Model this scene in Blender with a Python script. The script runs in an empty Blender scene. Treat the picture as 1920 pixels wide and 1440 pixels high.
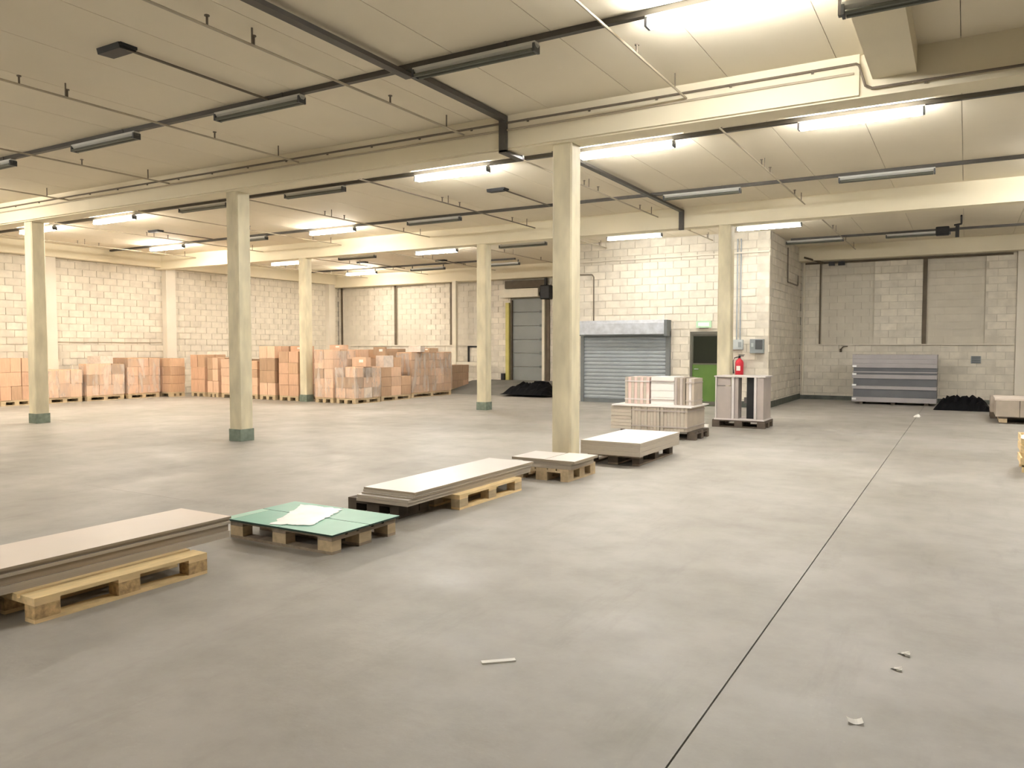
import bpy, bmesh, math, random
from mathutils import Vector, Matrix
random.seed(7)
PI = math.pi
SC = bpy.context.scene
COL = SC.collection

# ------------------------------------------------------------------ camera, world, exposure
CAM_H = 1.55
FPX = 1460.0
YAW = math.radians(30.2)
PITCH = math.atan(68 / 1460.0)
cd = bpy.data.cameras.new('camera')
cd.sensor_width = 36.0
cd.lens = FPX / 1920 * 36.0
cd.clip_start = 0.05
cd.clip_end = 200
cam = bpy.data.objects.new('camera', cd)
cam.location = (0, 0, CAM_H)
cam.rotation_euler = (PI / 2 - PITCH, 0, YAW)
COL.objects.link(cam)
SC.camera = cam

w = bpy.data.worlds.new('world')
SC.world = w
w.use_nodes = True
w.node_tree.nodes['Background'].inputs[0].default_value = (0.6, 0.62, 0.65, 1)
w.node_tree.nodes['Background'].inputs[1].default_value = 0.05

SC.view_settings.view_transform = 'Standard'
SC.view_settings.look = 'None'
SC.view_settings.gamma = 1.0
SC.view_settings.use_curve_mapping = False
SC.view_settings.exposure = 0.33
TUBE_POWER = 200.0
SC.cycles.max_bounces = 6
SC.cycles.diffuse_bounces = 4
SC.cycles.sample_clamp_indirect = 20.0

# ------------------------------------------------------------------ materials
def srgb(r, g, b):
    f = lambda c: (c / 255 / 12.92) if c / 255 <= 0.04045 else ((c / 255 + 0.055) / 1.055) ** 2.4
    return (f(r), f(g), f(b))

MATS = {}
def mat(name, col, rough=0.6, var=0.08, scale=3.0, bump=0.0, bscale=40.0, metal=0.0, spec=0.4,
        stretch=(1, 1, 1), objrand=0.0, detail=4.0, col2=None):
    m = bpy.data.materials.new(name)
    m.use_nodes = True
    nt = m.node_tree
    N, L = nt.nodes, nt.links
    b = N['Principled BSDF']
    b.inputs['Roughness'].default_value = rough
    b.inputs['Metallic'].default_value = metal
    b.inputs['Specular IOR Level'].default_value = spec
    tc = N.new('ShaderNodeTexCoord')
    geo = N.new('ShaderNodeNewGeometry')
    mp = N.new('ShaderNodeMapping')
    mp.inputs['Scale'].default_value = stretch
    L.new(geo.outputs['Position'], mp.inputs['Vector'])
    nz = N.new('ShaderNodeTexNoise')
    nz.inputs['Scale'].default_value = scale
    nz.inputs['Detail'].default_value = detail
    L.new(mp.outputs[0], nz.inputs['Vector'])
    ramp = N.new('ShaderNodeValToRGB')
    ramp.color_ramp.elements[0].position = 0.3
    ramp.color_ramp.elements[1].position = 0.7
    c2 = col2 if col2 else tuple(min(1, c * (1 + var)) for c in col)
    ramp.color_ramp.elements[0].color = (*[c * (1 - var) for c in col], 1)
    ramp.color_ramp.elements[1].color = (*c2, 1)
    L.new(nz.outputs['Fac'], ramp.inputs[0])
    out = ramp.outputs[0]
    if objrand:
        oi = N.new('ShaderNodeObjectInfo')
        mr = N.new('ShaderNodeMapRange')
        mr.inputs['To Min'].default_value = 1 - objrand
        mr.inputs['To Max'].default_value = 1 + objrand
        L.new(oi.outputs['Random'], mr.inputs['Value'])
        hs = N.new('ShaderNodeHueSaturation')
        L.new(mr.outputs[0], hs.inputs['Value'])
        L.new(out, hs.inputs['Color'])
        out = hs.outputs[0]
    L.new(out, b.inputs['Base Color'])
    if bump:
        n2 = N.new('ShaderNodeTexNoise')
        n2.inputs['Scale'].default_value = bscale
        n2.inputs['Detail'].default_value = 3
        L.new(mp.outputs[0], n2.inputs['Vector'])
        bp = N.new('ShaderNodeBump')
        bp.inputs['Strength'].default_value = bump
        bp.inputs['Distance'].default_value = 0.01
        L.new(n2.outputs['Fac'], bp.inputs['Height'])
        L.new(bp.outputs[0], b.inputs['Normal'])
    MATS[name] = m
    return m

def emis(name, col, strength):
    m = bpy.data.materials.new(name)
    m.use_nodes = True
    nt = m.node_tree
    b = nt.nodes['Principled BSDF']
    b.inputs['Base Color'].default_value = (0.9, 0.9, 0.88, 1)
    b.inputs['Emission Color'].default_value = (*col, 1)
    b.inputs['Emission Strength'].default_value = strength
    MATS[name] = m
    return m

def floor_mat():
    m = bpy.data.materials.new('floor_concrete')
    m.use_nodes = True
    nt = m.node_tree; N, L = nt.nodes, nt.links
    b = N['Principled BSDF']
    b.inputs['Specular IOR Level'].default_value = 0.35
    geo = N.new('ShaderNodeNewGeometry')
    def noise(scale, detail, rough=0.5, sx=1, sy=1):
        mp = N.new('ShaderNodeMapping'); mp.inputs['Scale'].default_value = (sx, sy, 1)
        L.new(geo.outputs['Position'], mp.inputs[0])
        n = N.new('ShaderNodeTexNoise'); n.inputs['Scale'].default_value = scale
        n.inputs['Detail'].default_value = detail; n.inputs['Roughness'].default_value = rough
        L.new(mp.outputs[0], n.inputs['Vector'])
        return n.outputs['Fac']
    def ramp(fac, p0, c0, p1, c1):
        r = N.new('ShaderNodeValToRGB')
        r.color_ramp.elements[0].position = p0; r.color_ramp.elements[0].color = (*c0, 1)
        r.color_ramp.elements[1].position = p1; r.color_ramp.elements[1].color = (*c1, 1)
        L.new(fac, r.inputs[0]); return r.outputs[0]
    def mult(a, c, f=1.0):
        x = N.new('ShaderNodeMix'); x.data_type = 'RGBA'; x.blend_type = 'MULTIPLY'
        x.inputs['Factor'].default_value = f
        L.new(a, x.inputs['A']); L.new(c, x.inputs['B']); return x.outputs['Result']
    base = ramp(noise(0.45, 3), 0.35, FLOOR_A, 0.68, FLOOR_B)
    mott = ramp(noise(3.2, 8, 0.65), 0.3, (0.82, 0.82, 0.80), 0.6, (1, 1, 1))
    scuf = ramp(noise(2.2, 6, 0.7, 1.0, 0.16), 0.30, (0.80, 0.79, 0.77), 0.44, (1, 1, 1))
    spec = ramp(noise(38, 2, 0.5), 0.68, (1, 1, 1), 0.76, (1.14, 1.13, 1.12))
    stain = ramp(noise(0.33, 2, 0.4), 0.455, (0.84, 0.84, 0.81), 0.49, (1, 1, 1))
    c = mult(mult(mult(mult(base, mott, 0.85), scuf, 0.7), spec, 0.6), stain, 0.35)
    L.new(c, b.inputs['Base Color'])
    rr = ramp(noise(1.3, 4), 0.3, (0.40, 0.40, 0.40), 0.7, (0.60, 0.60, 0.60))
    L.new(rr, b.inputs['Roughness'])
    bp = N.new('ShaderNodeBump'); bp.inputs['Strength'].default_value = 0.12; bp.inputs['Distance'].default_value = 0.01
    L.new(noise(25, 4), bp.inputs['Height']); L.new(bp.outputs[0], b.inputs['Normal'])
    MATS['floor'] = m

FLOOR_A = (0.315, 0.297, 0.268)
FLOOR_B = (0.39, 0.372, 0.343)
floor_mat()
mat('joint', (0.16, 0.15, 0.13), 0.9)
mat('ceiling', (0.76, 0.69, 0.545), 0.8, 0.05, 0.5, bump=0.05, bscale=60)
mat('ceiling_gap', (0.42, 0.37, 0.29), 0.9)
mat('beam', (0.78, 0.71, 0.54), 0.7, 0.06, 0.8, bump=0.04)
mat('column', (0.66, 0.60, 0.435), 0.65, 0.16, 5.0, bump=0.06, stretch=(1, 1, 0.35))
mat('column_foot', (0.17, 0.21, 0.17), 0.6, 0.25, 12)
mat('mortar', (0.60, 0.555, 0.47), 0.9, 0.1, 6)
mat('block', (0.70, 0.65, 0.555), 0.75, 0.10, 4, bump=0.25, bscale=45, objrand=0.07)
mat('block_smooth', (0.62, 0.575, 0.485), 0.75, 0.05, 3, bump=0.1, objrand=0.03)
mat('plaster', (0.73, 0.68, 0.585), 0.75, 0.05, 1.5, bump=0.08)
mat('base_dark', (0.085, 0.095, 0.08), 0.6, 0.3, 6)
mat('brown_and_shade', (0.11, 0.085, 0.055), 0.6, 0.2, 4)  # brown of several parts, and of strips drawn as recess shade
mat('cream_steel', (0.72, 0.67, 0.55), 0.45, 0.05, 4)
mat('rail', (0.075, 0.068, 0.058), 0.5, 0.1, 3)
mat('pipe_cream', (0.46, 0.40, 0.30), 0.5, 0.1, 3)
mat('pipe_dark', (0.16, 0.13, 0.095), 0.5, 0.1, 3)
mat('black', (0.012, 0.012, 0.013), 0.5, 0.2, 10)
mat('batten', (0.62, 0.62, 0.58), 0.4, 0.03, 3)
mat('tube_off', (0.13, 0.135, 0.11), 0.3, 0.05, 3)
mat('galv', (0.31, 0.345, 0.37), 0.45, 0.06, 4, metal=0.1)
mat('galv_light', (0.50, 0.53, 0.58), 0.45, 0.14, 8, metal=0.1)
mat('galv_dark', (0.15, 0.165, 0.17), 0.5, 0.1, 5)
mat('door_green', (0.085, 0.165, 0.03), 0.45, 0.12, 2)
mat('door_frame', (0.11, 0.105, 0.085), 0.5, 0.1, 4)
mat('glass_dark', (0.012, 0.016, 0.010), 0.08, 0.2, 4, spec=0.6)
mat('sign_green', (0.45, 0.68, 0.48), 0.4, 0.05, 10)
mat('sign_mark', (0.80, 0.86, 0.80), 0.4, 0.02, 10)
mat('yellow', (0.50, 0.45, 0.14), 0.5, 0.1, 4)
mat('dock_panel', (0.23, 0.245, 0.235), 0.5, 0.06, 2)
mat('wood_new', (0.78, 0.60, 0.33), 0.65, 0.12, 6, stretch=(5, 1, 5), bump=0.1, objrand=0.06)
mat('wood_block', (0.52, 0.36, 0.18), 0.75, 0.35, 30, bump=0.3, bscale=60, objrand=0.08)
mat('wood_mid', (0.52, 0.41, 0.26), 0.7, 0.15, 6, stretch=(4, 1, 4), bump=0.1, objrand=0.08)
mat('wood_old', (0.27, 0.22, 0.165), 0.8, 0.2, 6, stretch=(4, 1, 4), bump=0.1, objrand=0.1)
mat('wood_dark', (0.09, 0.07, 0.052), 0.8, 0.25, 6, objrand=0.1)
mat('board_pink', (0.74, 0.65, 0.575), 0.45, 0.05, 1.2)
mat('board_white', (0.80, 0.76, 0.73), 0.35, 0.03, 1.0)
mat('board_edge', (0.34, 0.285, 0.215), 0.7, 0.10, 3, stretch=(.03, .03, 40))
mat('board_edge_pale', (0.46, 0.41, 0.34), 0.7, 0.08, 3, stretch=(.03, .03, 40))
mat('panel_beige', (0.46, 0.40, 0.33), 0.6, 0.1, 4)
mat('panel_pink', (0.66, 0.50, 0.45), 0.5, 0.12, 6, stretch=(6, 6, 1))
mat('panel_white', (0.76, 0.74, 0.70), 0.4, 0.03, 2)
mat('panel_brown', (0.28, 0.235, 0.19), 0.6, 0.1, 5)
mat('laminate', (0.42, 0.37, 0.34), 0.45, 0.06, 5)
mat('laminate_light', (0.62, 0.58, 0.56), 0.4, 0.04, 5)
mat('teal', (0.22, 0.47, 0.385), 0.38, 0.08, 2.2, spec=0.2)
mat('teal_pale', (0.38, 0.62, 0.51), 0.38, 0.08, 3, spec=0.2)
mat('teal_edge', (0.02, 0.05, 0.038), 0.3, 0.1, 4)
mat('film_white', (0.93, 0.94, 0.93), 0.35, 0.02, 9)
mat('paper', (0.85, 0.83, 0.78), 0.7, 0.05, 9)
mat('steel_blue', (0.115, 0.12, 0.13), 0.5, 0.08, 3)
mat('steel_pale', (0.36, 0.34, 0.345), 0.45, 0.05, 3)
mat('red', (0.55, 0.02, 0.04), 0.35, 0.08, 4)
mat('tarp', (0.004, 0.004, 0.005), 0.75, 0.3, 5, bump=0.3, bscale=10, spec=0.1)
mat('grey_box', (0.26, 0.29, 0.30), 0.5, 0.06, 4)
mat('grey_box_dark', (0.07, 0.075, 0.08), 0.4, 0.06, 4)
mat('grey_box_pale', (0.46, 0.50, 0.51), 0.5, 0.06, 4)
mat('ramp', (0.17, 0.165, 0.15), 0.7, 0.2, 2)
for i, c in enumerate([(0.62, 0.40, 0.27), (0.52, 0.345, 0.225), (0.68, 0.47, 0.33), (0.42, 0.285, 0.185)]):
    mat('carton%d' % i, c, 0.75, 0.08, 8, stretch=(3, 3, 0.5), objrand=0.10)
mat('carton_white', (0.72, 0.62, 0.54), 0.6, 0.12, 12, objrand=0.08)
mat('carton_dark', (0.20, 0.125, 0.08), 0.8, 0.2, 8, objrand=0.1)
mat('tape', (0.42, 0.27, 0.12), 0.3, 0.05, 8)
emis('tube_on', (1.0, 0.975, 0.94), TUBE_POWER)
emis('tube_on_soft', (1.0, 0.97, 0.93), TUBE_POWER * 0.55)
emis('tube_on_warm', (1.0, 0.90, 0.78), TUBE_POWER * 1.0)

def wrap_mat():
    m = bpy.data.materials.new('stretch_wrap')
    m.use_nodes = True
    nt = m.node_tree; N, L = nt.nodes, nt.links
    b = N['Principled BSDF']
    b.inputs['Base Color'].default_value = (0.95, 0.88, 0.80, 1)
    b.inputs['Roughness'].default_value = 0.5
    geo = N.new('ShaderNodeNewGeometry')
    mp = N.new('ShaderNodeMapping'); mp.inputs['Scale'].default_value = (2.2, 2.2, 0.5)
    L.new(geo.outputs['Position'], mp.inputs[0])
    n = N.new('ShaderNodeTexNoise'); n.inputs['Scale'].default_value = 2.6; n.inputs['Detail'].default_value = 6
    L.new(mp.outputs[0], n.inputs['Vector'])
    r = N.new('ShaderNodeMapRange')
    r.inputs['From Min'].default_value = 0.42; r.inputs['From Max'].default_value = 0.66
    r.inputs['To Min'].default_value = 0.10; r.inputs['To Max'].default_value = 0.42  # uneven alpha paints the film's pale sheen in streaks
    L.new(n.outputs['Fac'], r.inputs['Value'])
    L.new(r.outputs[0], b.inputs['Alpha'])
    MATS['wrap'] = m
wrap_mat()

# ------------------------------------------------------------------ mesh helpers
class MB:
    def __init__(s): s.v = []; s.f = []; s.mi = []; s.cur = 0
    def box(s, x0, x1, y0, y1, z0, z1):
        n = len(s.v)
        s.v += [(x0, y0, z0), (x1, y0, z0), (x1, y1, z0), (x0, y1, z0), (x0, y0, z1), (x1, y0, z1), (x1, y1, z1), (x0, y1, z1)]
        for q in ((0, 3, 2, 1), (4, 5, 6, 7), (0, 1, 5, 4), (1, 2, 6, 5), (2, 3, 7, 6), (3, 0, 4, 7)):
            s.f.append(tuple(n + i for i in q)); s.mi.append(s.cur)
        return s
    def tube(s, pts, r, seg=8, cap=True):
        pts = [Vector(p) for p in pts]
        rings = []
        for i, p in enumerate(pts):
            if i == 0: d = pts[1] - p
            elif i == len(pts) - 1: d = p - pts[i - 1]
            else: d = (pts[i + 1] - p).normalized() + (p - pts[i - 1]).normalized()
            d.normalize()
            a = Vector((0, 0, 1)) if abs(d.z) < 0.9 else Vector((1, 0, 0))
            u = d.cross(a).normalized(); v = d.cross(u).normalized()
            n = len(s.v)
            rr = r[i] if isinstance(r, (list, tuple)) else r
            for k in range(seg):
                t = 2 * PI * k / seg
                s.v.append(tuple(p + u * rr * math.cos(t) + v * rr * math.sin(t)))
            rings.append(n)
        for a, b in zip(rings, rings[1:]):
            for k in range(seg):
                s.f.append((a + k, a + (k + 1) % seg, b + (k + 1) % seg, b + k)); s.mi.append(s.cur)
        if cap:
            s.f.append(tuple(rings[0] + k for k in reversed(range(seg)))); s.mi.append(s.cur)
            s.f.append(tuple(rings[-1] + k for k in range(seg))); s.mi.append(s.cur)
        return s
    def lathe(s, prof, seg=16, c=(0, 0, 0)):
        n0 = len(s.v)
        for r, z in prof:
            for k in range(seg):
                t = 2 * PI * k / seg
                s.v.append((c[0] + r * math.cos(t), c[1] + r * math.sin(t), c[2] + z))
        for i in range(len(prof) - 1):
            for k in range(seg):
                a = n0 + i * seg; b = a + seg
                s.f.append((a + k, a + (k + 1) % seg, b + (k + 1) % seg, b + k)); s.mi.append(s.cur)
        return s
    def prism(s, poly, axis, a0, a1):
        """poly: 2-D outline in the two other axes (order kept x,y,z), extruded along axis"""
        n = len(s.v); k = len(poly)
        for a in (a0, a1):
            for p in poly:
                q = list(p); q.insert(axis, a); s.v.append(tuple(q))
        s.f.append(tuple(n + i for i in range(k))); s.mi.append(s.cur)
        s.f.append(tuple(n + k + i for i in reversed(range(k)))); s.mi.append(s.cur)
        for i in range(k):
            j = (i + 1) % k
            s.f.append((n + i, n + k + i, n + k + j, n + j)); s.mi.append(s.cur)
        return s
    def mesh(s, name, mats, smooth=False, bevel=0.0):
        me = bpy.data.meshes.new(name)
        me.from_pydata(s.v, [], s.f)
        bm = bmesh.new(); bm.from_mesh(me)
        bmesh.ops.recalc_face_normals(bm, faces=bm.faces)
        if bevel:
            bmesh.ops.bevel(bm, geom=[e for e in bm.edges], offset=bevel, segments=1, affect='EDGES')
        bm.to_mesh(me); bm.free()
        if isinstance(mats, str): mats = [mats]
        for m in mats: me.materials.append(MATS[m])
        if not bevel and any(s.mi):
            me.polygons.foreach_set('material_index', s.mi)
        if smooth:
            me.polygons.foreach_set('use_smooth', [True] * len(me.polygons))
        return me
    def build(s, name, mats, parent=None, loc=(0, 0, 0), rz=0.0, smooth=False, bevel=0.0):
        return obj(name, s.mesh(name, mats, smooth, bevel), parent, loc, rz)

def obj(name, me, parent=None, loc=(0, 0, 0), rz=0.0):
    o = bpy.data.objects.new(name, me)
    o.location = loc
    o.rotation_euler = (0, 0, rz)
    COL.objects.link(o)
    if parent: o.parent = parent
    return o

def tag(o, label=None, cat=None, group=None, kind=None):
    if label: o['label'] = label
    if cat: o['category'] = cat
    if group: o['group'] = group
    if kind: o['kind'] = kind
    return o

def thing(name, label, cat, loc=(0, 0, 0), rz=0.0, group=None):
    return tag(obj(name, None, None, loc, rz), label, cat, group)

def bx(name, m, parent, x0, x1, y0, y1, z0, z1, bevel=0.0):
    """one box part; coordinates local to the parent"""
    return MB().box(x0, x1, y0, y1, z0, z1).build(name, m, parent, bevel=bevel)

def struct(name, mb, m, parent=None, **k):
    o = mb.build(name, m, parent, **k)
    if parent is None: tag(o, kind='structure')
    return o

UNIT = {}
def unit(m):
    if m not in UNIT:
        UNIT[m] = MB().box(-.5, .5, -.5, .5, -.5, .5).mesh('piece_' + m, m)
    return UNIT[m]
def piece(name, m, parent, c, size):
    o = obj(name, unit(m), parent, c)
    o.scale = size
    return o

def view_size(p):
    """1/distance if the point lies in the camera's view, else 0 (only picks which blocks get an object of their own)"""
    v = Vector(p) - Vector((0, 0, CAM_H))
    f = Vector((-math.sin(YAW), math.cos(YAW), 0)); r = Vector((math.cos(YAW), math.sin(YAW), 0))
    d = v.dot(f)
    if d < 0.3 or abs(v.dot(r) / d) > 0.67: return 0.0
    return 1.0 / v.length

# ------------------------------------------------------------------ dimensions of the hall
XL, XR, YB, YF = -23.0, 7.7, 24.9, -6.0
ZC, ZB = 4.53, 4.10
ROOM_X0, ROOM_X1, ROOM_Y = -10.4, -4.35, 20.5
JX = -0.92

# floor: dark bed + slabs with open joints
fl = struct('floor', MB().box(XL - .3, XR + .3, YF - .3, YB + .3, -0.30, -0.014), 'joint')
for (a, b, c, d) in ((XL, -5.3, YF, 5.127), (XL, -5.3, 5.131, YB), (-5.3, JX - .004, YF, YB), (JX + .004, XR, YF, YB)):
    bx('floor_slab', 'floor', fl, a, b, c, d, -0.014, 0.0)

# ceiling: backing + panels in each bay
BEAMS = [1.45, 8.95, 16.45]
ce = struct('ceiling', MB().box(XL - .3, XR + .3, YF - .3, YB + .3, ZC + .02, ZC + .3), 'ceiling_gap')
bays = [(YF, 1.27), (1.63, 8.78), (9.12, 16.28), (16.62, YB)]
PW = 1.113
edges = [-0.11 - PW * k for k in range(21) if -0.11 - PW * k > XL] + [-0.11 + PW * k for k in range(1, 8) if -0.11 + PW * k < XR]
edges = sorted(edges + [XL, XR])
for y0, y1 in bays:
    for a, b in zip(edges, edges[1:]):
        piece('ceiling_panel', 'ceiling', ce, ((a + b) / 2, (y0 + y1) / 2, ZC + .015), (b - a - .007, y1 - y0, .03))

# beams
tn = 0
def trim(x0, x1, y0, y1, z0, z1, m='beam'):
    global tn; tn += 1
    return struct('trim_%d' % tn, MB().box(x0, x1, y0, y1, z0, z1), m)
for yb in BEAMS:
    trim(XL, XR, yb - .17, yb + .17, ZB, ZC + .03)
trim(XL + .3, -1.0, 8.74, 8.78, ZB + .02, ZC)             # cladding on the first beam
trim(-0.88, -0.48, YF, 8.78, 4.27, ZC + .03)               # cross beam
trim(ROOM_X1, XR, YB - .45, YB, 4.12, ZC + .03)            # edge beams along the walls
trim(XL, ROOM_X0, YB - .45, YB, 4.05, ZC + .03)
trim(XL, XL + .32, YF, YB - .45, 4.16, ZC + .03)

# ------------------------------------------------------------------ block walls
REC = 0.10
def cells(a0, a1, z0, z1, holes):
    us = sorted({a0, a1, *[h for q in holes for h in q[:2]]}); us = [u for u in us if a0 <= u <= a1]
    zs = sorted({z0, z1, *[h for q in holes for h in q[2:4]]}); zs = [z for z in zs if z0 <= z <= z1]
    for ua, ub in zip(us, us[1:]):
        for za, zb in zip(zs, zs[1:]):
            uc, zc = (ua + ub) / 2, (za + zb) / 2
            if not any(q[0] < uc < q[1] and q[2] < zc < q[3] for q in holes):
                yield ua, ub, za, zb

def block_wall(name, axis, face, inward, a0, a1, z0, z1, holes=(), infill=(), cap=300, bw=0.44, bh=0.205, seed=1):
    """axis 0: wall runs along X at y=face; axis 1: runs along Y at x=face; inward = +1/-1 to the hall side"""
    rnd = random.Random(seed)
    mb = MB()
    def add(u0, u1, d0, d1, za, zb):
        d0, d1 = sorted((face + inward * d0, face + inward * d1))
        if axis == 0: mb.box(u0, u1, d0, d1, za, zb)
        else: mb.box(d0, d1, u0, u1, za, zb)
    add(a0, a1, -REC - .2, -REC, z0, z1)
    allh = list(holes) + list(infill)
    for ua, ub, za, zb in cells(a0, a1, z0, z1, allh):
        add(ua, ub, -REC, -.016, za, zb)
    wall = struct(name, mb, 'mortar')
    blocks = []
    def course(u0, u1, zlo, zhi, hs, d, m, w_, h_, gap, jit):
        k = 0; z = zlo
        while z < zhi - .03:
            zt = min(z + h_, zhi)
            u = u0 - (w_ / 2 if k % 2 else 0)
            while u < u1:
                segs = [(max(u, u0), min(u + w_, u1))]
                for q in hs:
                    if q[2] < (z + zt) / 2 < q[3]:
                        new = []
                        for s0, s1 in segs:
                            if q[1] <= s0 or q[0] >= s1: new.append((s0, s1)); continue
                            if q[0] > s0: new.append((s0, q[0]))
                            if q[1] < s1: new.append((q[1], s1))
                        segs = new
                for s0, s1 in segs:
                    if s1 - s0 > .07:
                        j = d + rnd.uniform(-jit, jit)
                        t = .03
                        du = (s0 + s1) / 2; dd = face + inward * (j - t / 2)
                        c = (du, dd, (z + zt) / 2) if axis == 0 else (dd, du, (z + zt) / 2)
                        L = s1 - s0 - gap; H = zt - z - gap
                        size = (L, t, H) if axis == 0 else (t, L, H)
                        blocks.append((view_size(c) * L * H, c, size, m))
                u += w_
            z += h_; k += 1
    course(a0, a1, z0, z1, allh, 0.0, 'block', bw, bh, .018, .009)
    for q in infill:
        course(q[0], q[1], q[2], q[3], (), -REC + .02, 'block_smooth', .44, .205, .006, .001)
    blocks.sort(key=lambda b: -b[0])
    for a, c, s, m in blocks[:cap]:
        piece('block', m, wall, c, s)
    rest = blocks[cap:]
    for m in ('block', 'block_smooth'):
        r = [b for b in rest if b[3] == m]
        if r:
            q = MB()
            for a, c, s, _ in r:
                q.box(c[0] - s[0] / 2, c[0] + s[0] / 2, c[1] - s[1] / 2, c[1] + s[1] / 2, c[2] - s[2] / 2, c[2] + s[2] / 2)
            tag(q.build('block_courses', m, wall), kind='stuff')
    return wall

ZS = 1.66
block_wall('wall_left', 1, XL, 1, 9.0, YB, 0, 4.16, seed=3)
struct('wall_left_front', MB().box(XL - .3, XL, YF, 9.0, 0, ZC), 'plaster')
block_wall('wall_back_left', 0, YB, -1, XL, ROOM_X0, 0, 4.05,
           holes=[(-14.55, -13.1, 0.0, 3.4)],
           infill=[(-22.75, -21.3, ZS, 4.02), (-19.88, -18.55, ZS, 4.02), (-17.12, -15.5, ZS, 4.02)], seed=4)
block_wall('wall_back_right', 0, YB, -1, ROOM_X1, 3.0, 0, 4.12,
           infill=[(-3.77, -2.33, ZS, 4.08), (-0.98, 0.43, ZS, 4.08)], seed=5)
struct('wall_back_far_right', MB().box(3.0, XR, YB, YB + .3, 0, ZC), 'plaster')
block_wall('wall_room_front', 0, ROOM_Y, -1, ROOM_X0, ROOM_X1, 0, ZC + .02,
           holes=[(-6.40, -5.56, 0, 1.98), (-9.5, -7.0, 0, 2.05)], seed=6)
block_wall('wall_room_side', 1, ROOM_X1, 1, ROOM_Y, YB, 0, ZC + .02, cap=200, seed=7)
struct('wall_room_left', MB().box(ROOM_X0, ROOM_X0 + .2, ROOM_Y + .3, YB, 0, ZC + .02), 'plaster')
struct('wall_right', MB().box(XR, XR + .3, YF, YB, 0, ZC), 'plaster')
struct('wall_front', MB().box(XL, XR, YF - .3, YF, 0, ZC), 'plaster')
# baseboards, sills, pilasters of the shell
struct('baseboard_room_side', MB().box(ROOM_X1, ROOM_X1 + .02, ROOM_Y + .01, YB, 0, .16), 'base_dark')
struct('baseboard_room_front', MB().box(-5.5, ROOM_X1 + .02, ROOM_Y - .02, ROOM_Y, 0, .16), 'base_dark')
struct('baseboard_back', MB().box(ROOM_X1 + .02, 3.0, YB - .02, YB, 0, .12), 'base_dark')
trim(ROOM_X1 + .5, 1.2, YB - .06, YB, ZS - .035, ZS - .005, 'plaster')
trim(XL, -15.5, YB - .06, YB, ZS - .035, ZS - .005, 'plaster')
trim(ROOM_X0, ROOM_X1, ROOM_Y - .05, ROOM_Y, 3.98, 4.02, 'plaster')
for y in (12.75, 16.7, 24.3):
    trim(XL, XL + .22, y - .18, y + .18, 0, 4.16, 'plaster')
trim(1.15, 1.45, YB - .16, YB, 0, 4.12, 'plaster')
for x, z0, wd in ((-22.79, ZS, .09), (-19.93, ZS, .10), (-17.18, ZS, .14), (-1.03, ZS, .11), (-3.80, ZS, .045)):
    trim(x - wd / 2, x + wd / 2, YB - .025, YB, z0, 4.07, 'brown_and_shade')  # dark strips painted in for the shaded edges of the infill recesses

# ------------------------------------------------------------------ columns
def column(x, y, label, w=0.135, foot=True, panel=False):
    t = thing('concrete_column', label, 'column', (x, y, 0), group='concrete columns of the hall')
    c = 0.018
    poly = [(-w + c, -w), (w - c, -w), (w, -w + c), (w, w - c), (w - c, w), (-w + c, w), (-w, w - c), (-w, -w + c)]
    MB().prism(poly, 2, 0.0, ZB).build('shaft', 'column', t)
    if foot:
        g = w + .006
        bx('painted_foot', 'column_foot', t, -g, g, -g, g, 0.0, 0.20)
    return t
column(-16.5, 8.95, 'cream concrete column with green-grey foot in front of the low wrapped cartons by the wall')
column(-10.45, 8.95, 'cream concrete column with a green-grey foot, alone on open floor between cartons and board stacks')
column(-4.42, 8.97, 'yellowish cream concrete column rising behind the small pallet of short boards', foot=False)
column(-16.45, 16.45, 'cream concrete column standing among the tall carton stacks')
column(-10.38, 16.45, 'cream concrete column with a green-grey foot before the dock door')
column(-4.38, 16.45, 'cream concrete column behind the grey open carcass, beside the green door')
column(1.70, 8.95, 'cream concrete column beside the pine crate', foot=True)
column(1.70, 16.45, 'cream concrete column beside the low pallet of beige cartons', foot=True)

# ------------------------------------------------------------------ light rails and fluorescent battens
RAILS = [('L1', 6.68, -22.6, XR - .1, 'light rail in front of the first beam'),
         ('L2', 10.75, -22.6, XR - .1, 'light rail just behind the first beam'),
         ('L3', 14.50, -22.6, XR - .1, 'light rail just in front of the second beam'),
         ('L4', 18.60, -22.6, XR - .1, 'light rail between the second beam and the roller shutter wall'),
         ('L5', 22.55, -22.6, -13.0, 'light rail above the cartons by the back wall'),
         ('L6', 22.40, -4.2, 3.0, 'light rail above the grey panel stack by the back wall')]
RAILY = {r[0]: r[1] for r in RAILS}
for k, y, x0, x1, d in RAILS:
    segs = [(x0, x1)] if k != 'L1' else [(x0, -0.94), (-0.47, x1)]
    t = thing('light_rail', 'dark metal ' + d, 'rail', ((x0 + x1) / 2, y, ZC))
    cx = (x0 + x1) / 2
    for a, b in segs:
        bx('trunking', 'rail', t, a - cx, b - cx, -.032, .032, -.055, 0)
    n = int((x1 - x0) / 3.04)
    for i in range(n):
        q = -cx + x0 + .4 + i * 3.04
        if k == 'L1' and -1.0 < q + cx < -.3: continue
        bx('clamp', 'rail', t, q, q + .03, -.04, .04, -.054, 0)

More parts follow.
